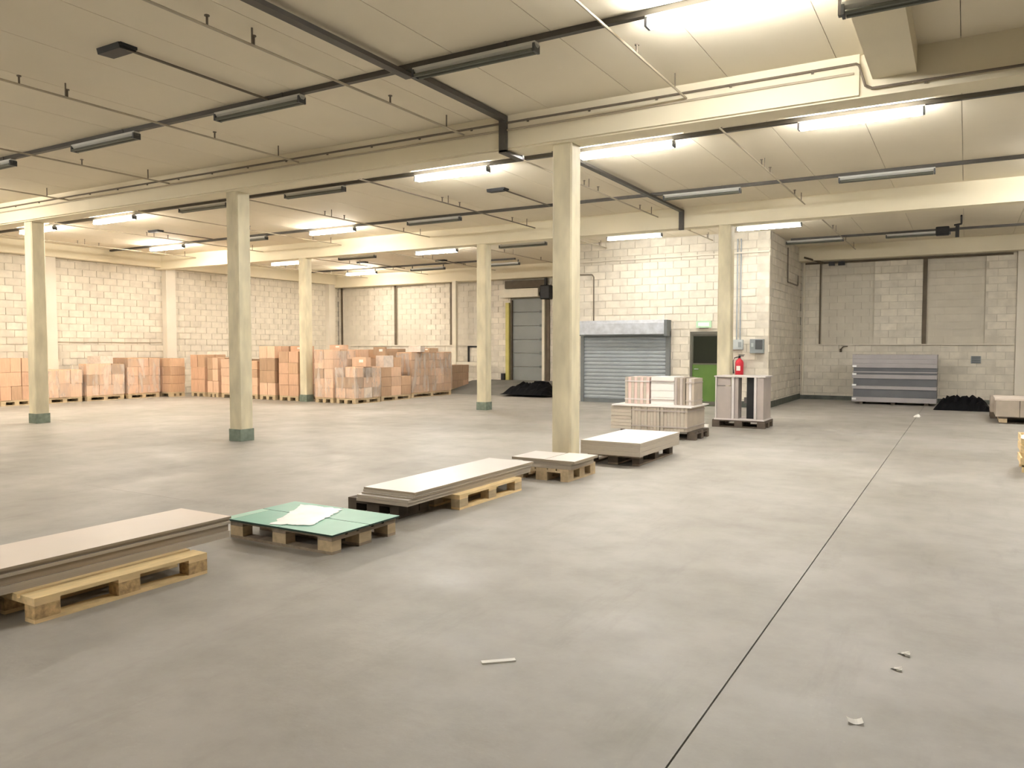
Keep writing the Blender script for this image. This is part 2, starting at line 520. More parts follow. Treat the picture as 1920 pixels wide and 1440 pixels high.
ME = {}
def part_mesh(key, fn):
    if key not in ME: ME[key] = fn()
    return ME[key]
LL = 1.46
def batten(x, y, lit, label, group, z=ZC - .058, rods=0.0):
    """x = left end of the fitting; lit: '' | 'on' | 'warm'"""
    t = thing('fluorescent_light', label, 'light', (x + LL / 2, y, z - rods), group=group)
    h = LL / 2
    obj('housing', part_mesh('hous', lambda: MB().prism([(-.045, 0), (.045, 0), (.045, -.03), (.02, -.055), (-.02, -.055), (-.045, -.03)], 0, -h, h).mesh('housing', 'batten')), t)
    tm = {'': 'tube_off', 'on': 'tube_on', 'warm': 'tube_on_warm', 'soft': 'tube_on_soft'}[lit]
    for s in (-1, 1):
        obj('tube', part_mesh('tube' + tm, lambda: MB().tube([(-h + .03, 0, 0), (h - .03, 0, 0)], .021, 8).mesh('tube', tm)), t, (0, s * .038, -.082))
        obj('lamp_holder', part_mesh('hold', lambda: MB().box(-.012, .012, -.055, .055, -.10, -.02).mesh('lamp_holder', 'grey_box_dark')), t, (s * (h - .012), 0, 0))
    if rods:
        for s in (-1, 1):
            bx('hanger_rod', 'rail', t, s * (h - .05) - .012, s * (h - .05) + .012, -.012, .012, 0, rods)
    return t
ORD = ['first', 'second', 'third', 'fourth', 'fifth', 'sixth', 'seventh', 'eighth']
ROWNAME = {'L1': 'rail before the first beam', 'L2': 'rail behind the first beam',
           'L3': 'rail before the second beam', 'L4': 'rail behind the second beam',
           'L5': 'rail along the back wall', 'L6': 'rail over the grey panel stack'}
XS = [-20.4, -17.32, -14.30, -11.22, -8.15, -5.07, -1.95]
LIT = {'L1': ['warm', 'warm', '', '', '', '', 'on'],
       'L2': ['warm', 'warm', '', '', 'on', 'on', 'on'],
       'L3': ['warm', '', 'warm', '', None, '', ''],
       'L4': ['warm', '', 'on', '', 'soft', 'soft', None],
       'L5': ['warm', '', '', None, None, None, None],
       'L6': [None, None, None, None, None, '', '']}
DX = {('L1', 6): -.56, ('L3', 0): -.25, ('L4', 0): .3, ('L4', 2): .2, ('L4', 1): .2, ('L4', 4): .15, ('L4', 5): .35, ('L6', 5): .75, ('L6', 6): .1}
for k in LIT:
    n = 0
    for i, s in enumerate(LIT[k]):
        if s is None: continue
        n += 1
        if k == 'L6':
            lab = 'pale unlit fluorescent batten on the ' + ROWNAME[k] + (', nearer the room corner' if i == 5 else ', nearer the black floodlight')
        elif k == 'L1':
            lab = ('lit' if s else 'unlit') + ' fluorescent batten, %s from the left wall, on %s' % (ORD[n - 1], ROWNAME[k])
        else:
            lab = ('lit' if s else 'unlit') + ' fluorescent batten, %s from the left wall, on %s' % (ORD[n - 1], ROWNAME[k])
        batten(XS[i] + DX.get((k, i), 0), RAILY[k], s, lab, ('lit' if s else 'unlit') + ' fluorescent battens on the light rails', rods=.08 if k in ('L4', 'L5') else 0.0)
t = batten(-0.90, 6.68, '', 'unlit fluorescent batten hung low under the cross beam', 'unlit fluorescent battens on the light rails', z=4.235)
bx('hanger_plate', 'rail', t, -.755, -.735, -.03, .03, -.09, ZC - 4.235 - .003)
bx('hanger_rod', 'rail', t, .66, .68, -.012, .012, 0, ZC - .056 - 4.235)

# unseen battens added as fill light at the front and right
for k, y, xs in (('over the long pinkish boards', 2.95, [-13.4]), ('behind the long pinkish boards', -1.0, [-8.15]), ('near the front wall', -4.6, [-5.07]), ('over the aisle before the second beam', 14.5, [1.1]), ('over the low beige cartons', 18.6, [1.35])):
    for i, x in enumerate(xs):
        batten(x, y, 'on', 'added unseen fluorescent fill batten %s' % k, 'added fill battens out of view', z=ZC - .058)

# ------------------------------------------------------------------ sprinkler pipes
PX = [-2.80, -5.82, -8.84, -11.90, -14.9, -17.95, -20.95]
PBAY = [(1.63, 8.73, 'in front of the first beam', [4.68, 5.2, 7.2]),
        (9.13, 16.27, 'between the first and second beams', [10.2, 12.5, 13.1, 15.2]),
        (16.63, 24.4, 'behind the second beam', [18.0, 20.0, 22.3])]
for bi, (y0, y1, d, heads) in enumerate(PBAY):
    for i, x in enumerate(PX):
        ye = y1
        if bi == 2 and ROOM_X0 < x < ROOM_X1: ye = ROOM_Y - .01
        lab = 'thin ' + ('dark' if (bi == 1 and i == 2) else 'cream') + ' sprinkler pipe, %s from the left wall, %s' % (ORD[6 - i], d)
        t = thing('sprinkler_pipe', lab, 'pipe', (x, y0, 4.37), group='sprinkler pipes under the ceiling')
        pm = 'pipe_dark' if (bi == 1 and i == 2) else 'pipe_cream'
        MB().tube([(0, 0, 0), (0, ye - y0, 0)], .013, 6).build('pipe', pm, t)
        for hy in heads:
            if hy > ye - .2: continue
            hm = part_mesh('head', lambda: MB().tube([(0, 0, 0), (0, 0, .075)], .011, 6).tube([(0, 0, .075), (0, 0, .085)], .024, 8).mesh('sprinkler_head', 'pipe_dark'))
            obj('sprinkler_head', hm, t, (0, hy - y0, .01))
        for hy in (y0 + .5, (y0 + ye) / 2, ye - .4):
            bx('hanger', 'pipe_dark', t, -.006, .006, hy - y0 - .006, hy - y0 + .006, 0, ZC - 4.37)

# ------------------------------------------------------------------ conduits, cable trays, cables on the beam
t = thing('cable_tray', 'dark cable tray along the ceiling stepping down over the first beam', 'cable tray', (-5.2, 1.7, ZC - .012))
bx('tray', 'rail', t, -.05, .05, 0, 4.93 - .02, -.10, -.055)
bx('tray', 'rail', t, -.05, .05, 5.06, 6.99, -.06, 0)
bx('drop_cover', 'rail', t, -.05, .05, 6.98, 7.04, -.46, 0)
bx('underbeam_cover', 'rail', t, -.05, .05, 6.98, 7.46, -.47, -.435)
bx('riser_cover', 'rail', t, -.05, .05, 7.425, 7.47, -.47, 0)
bx('crossing', 'rail', t, -.05, .05, 4.91, 5.06, -.10, -.06)
t = thing('cable_tray', 'dark cable tray along the ceiling ending in a drop at the second beam', 'cable tray', (-5.28, 9.2, ZC))
bx('tray', 'rail', t, -.045, .045, 0, 7.0, -.105, -.06)
bx('drop_cover', 'rail', t, -.045, .045, 6.98, 7.07, -.48, -.06)
t = thing('beam_cable', 'dark cable clipped along the first beam, stepping down at the cross beam', 'cable', (-1.0, 8.72, ZC))
MB().tube([(XL + 1.4, 0, -.10), (-.03, 0, -.10), (.0, 0, -.12), (.06, 0, -.33), (.12, 0.02, -.36), (8.5, 0.02, -.36)], .014, 6).build('cable', 'pipe_dark', t)
for i in range(24):
    x = -20 + i * .85
    bx('clip', 'pipe_dark', t, x - .012, x + .012, 0, .03, -.125, -.085)
for i in range(6):
    x = .6 + i * 1.2
    bx('clip', 'pipe_dark', t, x - .012, x + .012, 0.02, .06, -.385, -.345)
t = thing('beam_conduit', 'cream conduit along the top of the first beam under the dark cable', 'conduit', (-1.05, 8.725, ZC - .19))
MB().tube([(XL + 1.5, 0, 0), (0, 0, 0)], .013, 6).build('conduit', 'pipe_cream', t)

def ceiling_unit(x, y, arm, label, wdt=.36):
    t = thing('ceiling_unit', label, 'ceiling unit', (x, y, ZC), group='black ceiling units')
    MB().prism([(-.10, 0), (.10, 0), (.085, -.045), (-.085, -.055)], 0, -wdt, 0.0).build('body', 'black', t)
    bx('bracket', 'black', t, -.08, .02, -.09, .09, -.03, 0)
    MB().tube([(-.02, 0, -.04), (-.02, arm, -.04)], .014, 6).build('conduit_arm', 'pipe_dark', t)
    return t
ceiling_unit(-7.2, 4.85, 1.80, 'black ceiling unit on a conduit arm in front of the first beam')
ceiling_unit(-7.5, 12.65, 1.82, 'black ceiling unit on a conduit arm behind the yellowish column')
ceiling_unit(-17.7, 12.7, 1.77, 'black ceiling unit on a conduit arm above the cartons by the left wall')
ceiling_unit(-18.0, 20.9, 2.17, 'black ceiling unit on a conduit arm above the back row of cartons')
ceiling_unit(-15.3, 21.8, 1.27, 'black ceiling unit nearest the dock door')
# floodlight by the right back wall
t = thing('floodlight', 'black floodlight hanging from a bent arm near the grey panel stack', 'floodlight', (-0.25, 20.9, ZC))
MB().tube([(.1, -.6, -.02), (.1, -.1, -.10), (.1, 0, -.12), (-.05, 0, -.14)], .022, 6).build('arm', 'black', t)
bx('yoke', 'black', t, -.02, .06, -.04, .04, -.42, -.12)
bx('lamp_head', 'black', t, -.42, -.14, -.09, .09, -.36, -.16, bevel=.015)
bx('hood', 'black', t, -.14, -.02, -.03, .03, -.28, -.22)

# ------------------------------------------------------------------ services on walls
t = thing('wall_conduit', 'dark conduit running under the edge beam of the back wall above the grey panels', 'conduit', (ROOM_X1, YB, 4.10))
MB().tube([(.1, -.02, -.03), (.52, -.02, -.03), (5.4, -.02, -.03)], .028, 6).build('conduit', 'brown_and_shade', t)
MB().tube([(.15, -.47, .12), (.35, -.47, .05), (.62, -.2, -.03), (.62, -.03, -.03)], .03, 6).build('bent_cable', 'brown_and_shade', t)
bx('junction_box', 'black', t, .78, .94, -.10, -.0, -.12, -.01)
bx('junction_box', 'black', t, 1.04, 1.22, -.10, -.0, -.12, -.01)
t = thing('wall_conduit', 'pale vertical conduit in the corner beside the room wall', 'conduit', (ROOM_X1 + .09, YB - .03, 0))
MB().tube([(0, 0, .12), (0, 0, 4.1)], .03, 8).build('conduit', 'cream_steel', t)
t = thing('wall_conduit', 'looped dark conduit high on the shaded room side wall', 'conduit', (ROOM_X1 + .02, 22.7, 3.38))
MB().tube([(0, 0, .95), (0, 0, .05), (0, .05, 0), (0, 1.5, 0), (0, 1.55, .05), (0, 1.55, .3)], .022, 6).build('conduit', 'pipe_dark', t)
t = thing('wall_conduit', 'thin hooked conduit on the wall above the roller shutter', 'conduit', (-9.22, ROOM_Y - .02, 2.31))
MB().tube([(0, 0, 0), (0, 0, 1.25), (-.05, 0, 1.32), (-.45, 0, 1.34)], .018, 6).build('conduit', 'pipe_dark', t)
t = thing('wall_conduit', 'pair of vertical conduits running up from the pale switch box', 'conduit', (-5.12, ROOM_Y - .02, 1.76))
for dx in (-.04, .05):
    MB().tube([(dx, 0, 0), (dx, 0, 2.6)], .016, 6).build('conduit', 'galv', t)
t = thing('wall_conduit', 'dark conduit line along the left wall above the cartons', 'conduit', (XL + .02, 12.95, 1.72))
MB().tube([(0, 0, 0), (0, 3.5, 0)], .012, 6).build('conduit', 'pipe_cream', t)
t = thing('wall_downpipe', 'white downpipe on the left wall behind the first column', 'pipe', (XL + .28, 12.55, 0))
MB().tube([(0, 0, 0), (0, 0, 4.15)], .045, 8).build('downpipe', 'cream_steel', t)
t = thing('wall_vent', 'small dark grey vent plate on the back wall beside the grey panels', 'vent', (.25, YB - .005, 1.12))
bx('plate', 'grey_box', t, -.12, .12, -.03, 0, 0, .2)
for i in range(4): bx('louvre', 'grey_box_dark', t, -.10, .10, -.038, -.03, .025 + i * .045, .05 + i * .045)
t = thing('wall_hook', 'small dark bracket on the back wall above the grey panels', 'bracket', (-3.2, YB - .005, 1.46))
bx('plate', 'brown_and_shade', t, -.03, .03, -.03, 0, -.04, .06)
MB().tube([(0, -.03, .04), (.08, -.12, .12), (.2, -.12, .13)], .016, 6).build('hook', 'brown_and_shade', t)

t = thing('electrical_box', 'grey electrical cabinet with dark cover on the white wall by the corner', 'electrical box', (-4.62, ROOM_Y - .006, 1.41))
eb = bx('body', 'grey_box', t, -.17, .17, -.14, 0, 0, .36, bevel=.008)
bx('cover', 'grey_box_dark', eb, -.03, .15, -.155, -.14, .10, .34)
bx('switch', 'grey_box_pale', eb, -.13, -.07, -.165, -.14, .16, .26)
t = thing('electrical_box', 'pale grey switch box on the white wall above the fire extinguisher', 'electrical box', (-5.12, ROOM_Y - .006, 1.50))
eb = bx('body', 'grey_box_pale', t, -.14, .14, -.11, 0, 0, .26, bevel=.008)
bx('switch', 'grey_box', eb, .03, .11, -.13, -.11, .06, .20)

# fire extinguisher on the wall
t = thing('fire_extinguisher', 'red fire extinguisher hung on the white wall behind the grey carcass', 'extinguisher', (-5.05, ROOM_Y - .13, .80))
MB().lathe([(0, 0), (.095, .0), (.105, .03), (.105, .36), (.085, .42), (.04, .46), (.035, .48), (0, .48)], 16).build('cylinder', 'red', t, smooth=True)
cy = t.children[0] if t.children else bpy.data.objects['cylinder']
MB().lathe([(.03, .48), (.03, .53), (0, .53)], 10).build('valve', 'black', t)
bx('handle', 'black', t, -.02, .11, -.015, .015, .53, .55)
bx('lever', 'black', t, -.02, .13, -.012, .012, .56, .575)
MB().tube([(-.03, -.02, .51), (-.11, -.05, .49), (-.15, -.06, .40), (-.14, -.06, .2), (-.13, -.06, .08)], [.014, .014, .014, .014, .022], 8).build('hose', 'black', t)
bx('wall_bracket', 'red', t, -.05, .05, .09, .125, .1, .42)
bx('data_plate', 'paper', cy, -.05, .05, -.108, -.098, .16, .28)

# ------------------------------------------------------------------ roller shutter
t = tag(obj('door_1', None, None, (-8.25, ROOM_Y, 0)), kind='structure')
bx('guide_rail', 'galv_dark', t, -1.34, -1.24, -.09, 0, 0, 2.0)
bx('guide_rail', 'galv_dark', t, 1.20, 1.32, -.09, 0, 0, 2.0)
MB().prism([(-.34, 1.92), (-.34, 2.22), (-.26, 2.31), (0, 2.31), (0, 1.92)], 0, -1.32, 1.24).build('shutter_housing', 'galv_light', t)
bx('housing_end', 'galv_dark', t, 1.24, 1.32, -.35, 0, 1.86, 2.30)
bx('housing_lip', 'galv_dark', t, -1.30, 1.24, -.30, -.05, 1.88, 1.92)
sl = MB().prism([(-.012, 0), (-.03, .03), (-.03, .075), (-.012, .104), (0, .104), (0, 0)], 0, -1.24, 1.20).mesh('slat', 'galv')
for i in range(17):
    obj('slat', sl, t, (0, -.03, .10 + i * .105))
bx('bottom_bar', 'galv_dark', t, -1.24, 1.20, -.075, -.02, .0, .10)
bx('motor_box', 'galv_dark', t, -1.46, -1.33, -.26, -.02, 1.95, 2.25)

# green door
t = tag(obj('door_2', None, None, (-5.98, ROOM_Y, 0)), kind='structure')
bx('frame_head', 'door_frame', t, -.42, .42, -.0, .09, 1.90, 1.98)
bx('frame_jamb', 'door_frame', t, -.42, -.36, -.0, .09, 0, 1.90)
bx('frame_jamb', 'door_frame', t, .36, .42, -.0, .09, 0, 1.90)
lf = bx('door_leaf', 'door_green', t, -.36, .36, .03, .08, .01, 1.90)
bx('window_frame', 'door_frame', lf, -.36, .36, .018, .03, 1.10, 1.90)
bx('window_pane', 'glass_dark', lf, -.33, .33, .012, .018, 1.14, 1.86)
bx('kick_plate', 'door_frame', lf, -.34, .34, .022, .03, .02, .12)
MB().tube([(-.29, .03, .98), (-.29, -.02, .98), (-.18, -.02, .98)], .012, 8).build('handle', 'galv_light', lf)
t = thing('exit_sign', 'pale green exit sign on the wall above the green door', 'sign', (-6.02, ROOM_Y - .005, 2.08))
bx('plate', 'sign_green', t, -.20, .20, -.05, 0, 0, .18)
bx('pale_panel', 'sign_mark', t, -.15, .15, -.053, -.05, .04, .14)
bx('mounting_bar', 'pipe_dark', t, -.12, .12, -.04, -.0, -.03, 0)

# ------------------------------------------------------------------ dock door in the back wall, ramp in front
DX0 = -13.83
t = tag(obj('door_3', None, None, (DX0, YB, 0)), kind='structure')
for i in range(6):
    bx('door_panel', 'dock_panel', t, -.66, .62, .03, .07, .36 + i * .50, .36 + i * .50 + .485)
for i in range(5):
    bx('panel_hinge', 'galv_dark', t, .48, .60, .015, .03, .36 + (i + 1) * .50 - .06, .36 + (i + 1) * .50 + .05)
bx('guide_rail', 'yellow', t, -.86, -.72, -.14, 0, .30, 3.2)
bx('guide_rail', 'cream_steel', t, .66, .76, -.14, 0, .30, 3.3)
bx('guide_jamb', 'brown_and_shade', t, .78, .92, -.06, 0, .0, 3.4)
bx('guide_jamb', 'brown_and_shade', t, -.70, -.64, -.06, .03, .0, 3.3)
bx('header_box', 'cream_steel', t, -1.0, .60, -.34, 0, 3.38, 3.68)
bx('header_shadow_strip', 'brown_and_shade', t, -.9, .8, -.12, 0, 3.72, 4.0)
bx('rail_foot', 'black', t, -1.02, -.88, -.2, 0, .25, .60)
t = thing('door_motor', 'black drive motor mounted beside the dock door header', 'motor', (-12.98, YB - .16, 3.28))
bx('body', 'black', t, -.20, .20, -.14, .14, 0, .50, bevel=.03)
MB().tube([(-.2, 0, .2), (-.42, 0, .2)], .09, 10).build('shaft_drum', 'black', t)
bx('chain_guide', 'black', t, -.06, .02, -.05, .05, .5, .80)
t = struct('trim_99', MB().prism([(21.6, 0.002), (YB, 0.002), (YB, .36), (23.9, .36)], 0, -15.6, -11.4), 'ramp')
t.name = 'floor_ramp'
def lump(name, m, parent, nx, ny, lx, ly, h, seed, fall=2.2):
    rnd = random.Random(seed); mb = MB()
    hs = {}
    for i in range(nx + 1):
        for j in range(ny + 1):
            u, v = i / nx * 2 - 1, j / ny * 2 - 1
            e = max(0.0, 1 - abs(u) ** 4) * max(0.0, 1 - abs(v) ** 3)
            z = h * e * rnd.uniform(.55, 1.0)
            mb.v.append((u * lx / 2 + rnd.uniform(-.02, .02), v * ly / 2 + rnd.uniform(-.02, .02), z))
    W = ny + 1
    for i in range(nx):
        for j in range(ny):
            a = i * W + j; mb.f.append((a, a + W, a + W + 1, a + 1)); mb.mi.append(0)
    return mb.build(name, m, parent)
t = thing('black_sheeting_heap', 'heap of crumpled black sheeting on the ramp before the dock door', 'sheeting', (-12.0, 22.05, 0.07))
lump('sheet', 'tarp', t, 16, 10, 1.7, 1.6, .42, 5)
t = thing('black_sheeting_heap', 'low heap of crumpled black sheeting beside the grey panel stack', 'sheeting', (-.03, 22.5, 0))
lump('sheet', 'tarp', t, 18, 8, 1.25, 1.0, .40, 6)

# cream steel guard frame and the dark frame at the back wall
t = thing('guard_frame', 'cream steel post with a waist-high rail before the back wall', 'guard rail', (-16.66, 24.35, 0))
bx('post', 'cream_steel', t, -.085, .085, -.07, .07, 0, 4.05)
bx('rail', 'cream_steel', t, .085, 1.35, -.05, .05, .92, 1.02)
bx('rail_post', 'cream_steel', t, 1.35, 1.43, -.05, .05, 0, 1.02)
bx('gusset', 'cream_steel', t, -.30, -.085, -.04, .04, 1.30, 1.38)
t = thing('wall_shelf_frame', 'black steel frame fixed to the back wall above the cream rail', 'frame', (-16.0, YB - .004, .98))
bx('top_bar', 'black', t, -.42, .42, -.05, 0, .58, .66)
bx('side_bar', 'black', t, -.42, -.36, -.05, 0, 0, .58)
bx('side_bar', 'black', t, .36, .42, -.05, 0, 0, .58)

# ------------------------------------------------------------------ pallets
def pallet(x0, x1, y0, y1, label, m='wood_mid', mb='wood_block', group=None, along='y'):
    """euro pallet; deck boards run along its long side"""
    t = thing('wooden_pallet', label, 'pallet', ((x0 + x1) / 2, (y0 + y1) / 2, 0), group=group)
    L = (y1 - y0) if along == 'y' else (x1 - x0)
    W = (x1 - x0) if along == 'y' else (y1 - y0)
    def put(name, mm, u0, u1, v0, v1, z0, z1):
        # u across, v along
        c = ((u0 + u1) / 2, (v0 + v1) / 2, (z0 + z1) / 2); s = (u1 - u0, v1 - v0, z1 - z0)
        if along == 'x': c = (c[1], c[0], c[2]); s = (s[1], s[0], s[2])
        piece(name, mm, t, c, s)
    ws = [.145, .10, .145, .10, .145]
    gap = (W - sum(ws)) / 4
    u = -W / 2
    for wv in ws:
        put('deck_board', m, u, u + wv, -L / 2, L / 2, .122, .144); u += wv + gap
    for v in (-L / 2, -.0725, L / 2 - .145):
        put('cross_board', m, -W / 2, W / 2, v, v + .145, .100, .122)
    for u0, bw in ((-W / 2, .10), (-.0725, .145), (W / 2 - .10, .10)):
        put('bottom_board', m, u0, u0 + bw, -L / 2, L / 2, 0, .022)
        for v in (-L / 2, -.0725, L / 2 - .145):
            put('block', mb, u0, u0 + bw, v, v + .145, .022, .100)
    return t
PB = .144
pallet(-5.25, -4.475, 2.37, 3.52, 'new pale pine pallet under the long pinkish boards', 'wood_new', 'wood_block')
pallet(-5.55, -4.80, 1.10, 2.26, 'dark old pallet under the far end of the long pinkish boards', 'wood_dark', 'wood_dark')
pallet(-5.17, -4.06, 4.30, 5.05, 'weathered pallet carrying the teal glass sheets', 'wood_old', 'wood_mid', along='x')
pallet(-4.88, -4.14, 6.12, 7.32, 'pale pallet under the long white boards', 'wood_new', 'wood_mid')
pallet(-5.00, -4.40, 5.52, 5.98, 'short dark pallet under the overhanging end of the long white boards', 'wood_dark', 'wood_dark', along='y')
pallet(-4.62, -3.92, 8.02, 8.78, 'small pallet under the short boards beside the yellowish column', 'wood_mid', 'wood_mid')
pallet(-4.40, -3.66, 9.60, 10.95, 'weathered pallet under the wide white board stack', 'wood_old', 'wood_dark')
pallet(-5.2, -3.86, 12.72, 13.50, 'dark pallet under the packs of beige panels', 'wood_dark', 'wood_dark', along='x')
pallet(-4.28, -3.27, 15.18, 15.90, 'dark pallet under the grey open carcass', 'wood_dark', 'wood_dark', along='x')

def board_stack(name, label, cat, x0, x1, y0, y1, z0, layers, group=None):
    """layers: list of (thickness, top material, edge material, dx, dy0, dy1)"""
    t = thing(name, label, cat, ((x0 + x1) / 2, y0, z0), group=group)
    hx = (x1 - x0) / 2; L = y1 - y0; z = 0
    for th, mt, med, dx, d0, d1 in layers:
        mb = MB().box(-hx + dx, hx + dx, d0, L + d1, z, z + th - .002)
        mb.mi = [1, 0, 1, 1, 1, 1]
        mb.build('board', [mt, med], t)
        z += th
    return t
# each layer is one board of the stack
board_stack('board_stack', 'stack of long pinkish beige boards on the new pine pallet', 'boards', -5.27, -4.70, 1.30, 3.90, PB,
            [(.05, 'board_pink', 'board_edge_pale', .0, 0, 0), (.05, 'board_pink', 'board_edge', -.006, 0, -.006), (.022, 'board_pink', 'board_edge_pale', .008, 0, .004), (.018, 'board_pink', 'board_edge', .0, 0, .0), (.018, 'board_pink', 'board_edge', .012, 0, .006)])
board_stack('board_stack', 'stack of long white boards lying beside the teal glass pallet', 'boards', -4.81, -4.22, 5.45, 7.68, PB,
            [(.03, 'board_white', 'board_edge_pale', -.01, -.02, 0), (.03, 'board_white', 'board_edge_pale', .0, -.02, -.006), (.014, 'board_white', 'board_edge', .01, .03, -.01), (.025, 'board_white', 'board_edge_pale', .012, .05, 0), (.022, 'board_white', 'board_edge', .02, .05, .02)])
t = thing('board_stack', 'short stack of pale boards on the small pallet by the yellowish column', 'boards', (-4.25, 8.0, PB))
for z0, z1, a, b, c, d, m in ((0, .045, -.28, .36, .03, .66, 'board_edge_pale'), (.045, .075, -.28, .36, .03, .66, 'board_edge_pale')):
    bx('board', m, t, a, b, c, d, z0, z1 - .002)
for (a, b, c, d) in ((-.42, .02, .02, .62), (.03, .42, 0, .66)):
    mb = MB().box(a, b, c, d, .075, .105); mb.mi = [1, 0, 1, 1, 1, 1]
    mb.build('board', ['board_white', 'board_edge'], t)
board_stack('board_stack', 'wide flat stack of white boards on a weathered pallet behind the yellowish column', 'boards', -4.42, -3.58, 9.42, 11.0, PB,
            [(.06, 'board_white', 'board_edge_pale', 0, .0, 0), (.06, 'board_white', 'board_edge_pale', 0, 0, 0), (.03, 'board_white', 'board_edge_pale', 0, 0, 0), (.03, 'board_white', 'board_edge_pale', 0.005, -.005, 0.005)])

# teal glass sheets
t = thing('glass_sheets', 'teal glass sheets laid side by side on a weathered pallet', 'glass sheets', (-4.63, 4.27, PB))
for (a, b, c, d, m) in ((-.60, -.50, .0, .42, 'teal_pale'), (-.497, .03, .0, .42, 'teal'), (.035, .60, 0, .42, 'teal'), (-.60, -.02, .428, .80, 'teal'), (-.015, .60, .428, .80, 'teal')):
    mb = MB().box(a, b, c, d, 0, .014); mb.mi = [1, 0, 1, 1, 1, 1]
    mb.build('glass_sheet', [m, 'teal_edge'], t)
t = thing('plastic_film', 'crumpled white plastic film lying across the teal glass sheets', 'film', (-4.70, 4.62, PB + .016))
rnd = random.Random(4); mb = MB()
A, B_, C_, D_ = Vector((.0, -.32, 0)), Vector((.32, -.20, 0)), Vector((.10, .40, 0)), Vector((-.36, .36, 0))
nu, nv = 10, 16
for i in range(nu + 1):
    for j in range(nv + 1):
        u, v = i / nu, j / nv
        p = (A * (1 - u) + B_ * u) * (1 - v) + (D_ * (1 - u) + C_ * u) * v
        edge = min(u, 1 - u, v, 1 - v)
        mb.v.append((p.x + rnd.uniform(-.018, .018), p.y + rnd.uniform(-.018, .018), .001 + rnd.uniform(0, .010) * (1 if edge > 0 else .3)))
for i in range(nu):
    for j in range(nv):
        a = i * (nv + 1) + j; mb.f.append((a, a + nv + 1, a + nv + 2, a + 1)); mb.mi.append(0)
mb.build('film_sheet', 'film_white', t, smooth=True)

# packs of beige panels
g = 'packs of furniture panels on the dark pallet'
def pack(label, x0, x1, y0, y1, z0, z1, nsl, m, edge_m, along='x', frame=None):
    t = thing('panel_pack', label, 'panels', ((x0 + x1) / 2, y0, z0), group=g)
    hx = (x1 - x0) / 2; L = y1 - y0; H = z1 - z0
    if along == 'x':          # upright panels side by side along x
        wv = 2 * hx / nsl
        for i in range(nsl):
            j = random.uniform(-.006, .006)
            bx('panel', m if i % 2 else edge_m, t, -hx + i * wv, -hx + (i + 1) * wv - .004, j, L + j, 0, H - random.uniform(0, .006))
    else:                     # flat panels stacked
        hv = H / nsl
        for i in range(nsl):
            j = random.uniform(-.006, .006)
            bx('panel', m if i % 2 else edge_m, t, -hx + j, hx + j, abs(j), L + j, i * hv, (i + 1) * hv - .004)
    if frame:
        bx('strap', frame, t, -hx - .004, hx + .004, -.012, L + .01, H * .82, H * .82 + .02)
        bx('strap', frame, t, -hx - .004, hx + .004, -.012, L + .01, H * .15, H * .15 + .02)
    return t
PZ = .545
pack('pack of flat beige panels at the open-floor end of the dark pallet', -5.34, -4.96, 12.62, 13.6, PB, PZ, 7, 'panel_beige', 'board_edge_pale', 'z')
pack('pack of upright pinkish beige panels in the middle of the dark pallet', -4.95, -4.45, 12.62, 13.6, PB, PZ, 9, 'panel_beige', 'board_edge_pale', 'x', 'laminate')
pack('pack of upright beige panels beside the grey carcass end of the pallet', -4.44, -3.97, 12.62, 13.6, PB, PZ, 8, 'panel_beige', 'board_edge_pale', 'x', 'laminate')
t = thing('cover_board', 'thin white cover board laid over the beige panel packs', 'board', (-4.62, 12.6, PZ + .002))
bx('board', 'board_white', t, -.70, .72, 0, 1.02, 0, .022)
UZ = PZ + .026
pack('pink-striped panel pack standing on the white cover board', -5.19, -4.74, 12.9, 13.45, UZ, 1.04, 8, 'panel_pink', 'board_edge_pale', 'x', 'laminate_light')
pack('white strapped panel pack between the pink and brown packs', -4.715, -4.30, 12.9, 13.45, UZ, 1.05, 4, 'panel_white', 'panel_white', 'z', 'laminate')
pack('narrow brown panel pack on the white cover board', -4.29, -4.10, 12.9, 13.45, UZ, 1.04, 4, 'panel_brown', 'laminate', 'x')
pack('narrow pale panel pack at the end of the white cover board', -4.085, -3.95, 12.9, 13.4, UZ, 1.03, 3, 'laminate_light', 'panel_beige', 'x', 'laminate')

# grey open carcass on a pallet
t = thing('cabinet_carcass', 'grey open cabinet carcass with upright panels on a dark pallet', 'cabinet', (-3.75, 15.2, PB))
H = .86
bx('bottom_board', 'laminate_light', t, -.50, .46, 0, .66, 0, .03)
bx('top_board', 'laminate_light', t, -.50, .48, -.01, .68, H - .025, H)
bx('side_panel', 'laminate_light', t, -.48, -.455, 0, .66, .03, H - .025)
bx('front_panel', 'laminate', t, -.45, -.17, .01, .035, .03, H - .20)
bx('drawer_front', 'laminate', t, -.45, -.19, .05, .07, H - .19, H - .03)
bx('divider_panel', 'laminate_light', t, -.16, -.115, 0, .60, .03, H - .025)
bx('divider_panel', 'laminate', t, -.11, -.04, 0.03, .30, .03, H - .025)
bx('stretcher', 'laminate', t, -.04, .12, .5, .55, .30, .42)
bx('gap_shade', 'black', t, .10, .26, .12, .64, .03, H - .025)  # black slab drawn as the shade inside the open gap
bx('side_panel', 'laminate_light', t, .265, .31, 0, .66, .03, H - .025)
bx('side_panel', 'laminate', t, .315, .44, .02, .66, .03, H - .025)
t = thing('white_offcut', 'small white offcut lying on the floor beside the grey carcass', 'offcut', (-4.42, 15.05, 0))
bx('piece', 'paper', t, -.05, .03, -.05, .05, 0, .10)
bx('piece', 'paper', t, .035, .10, -.04, .05, 0, .05)

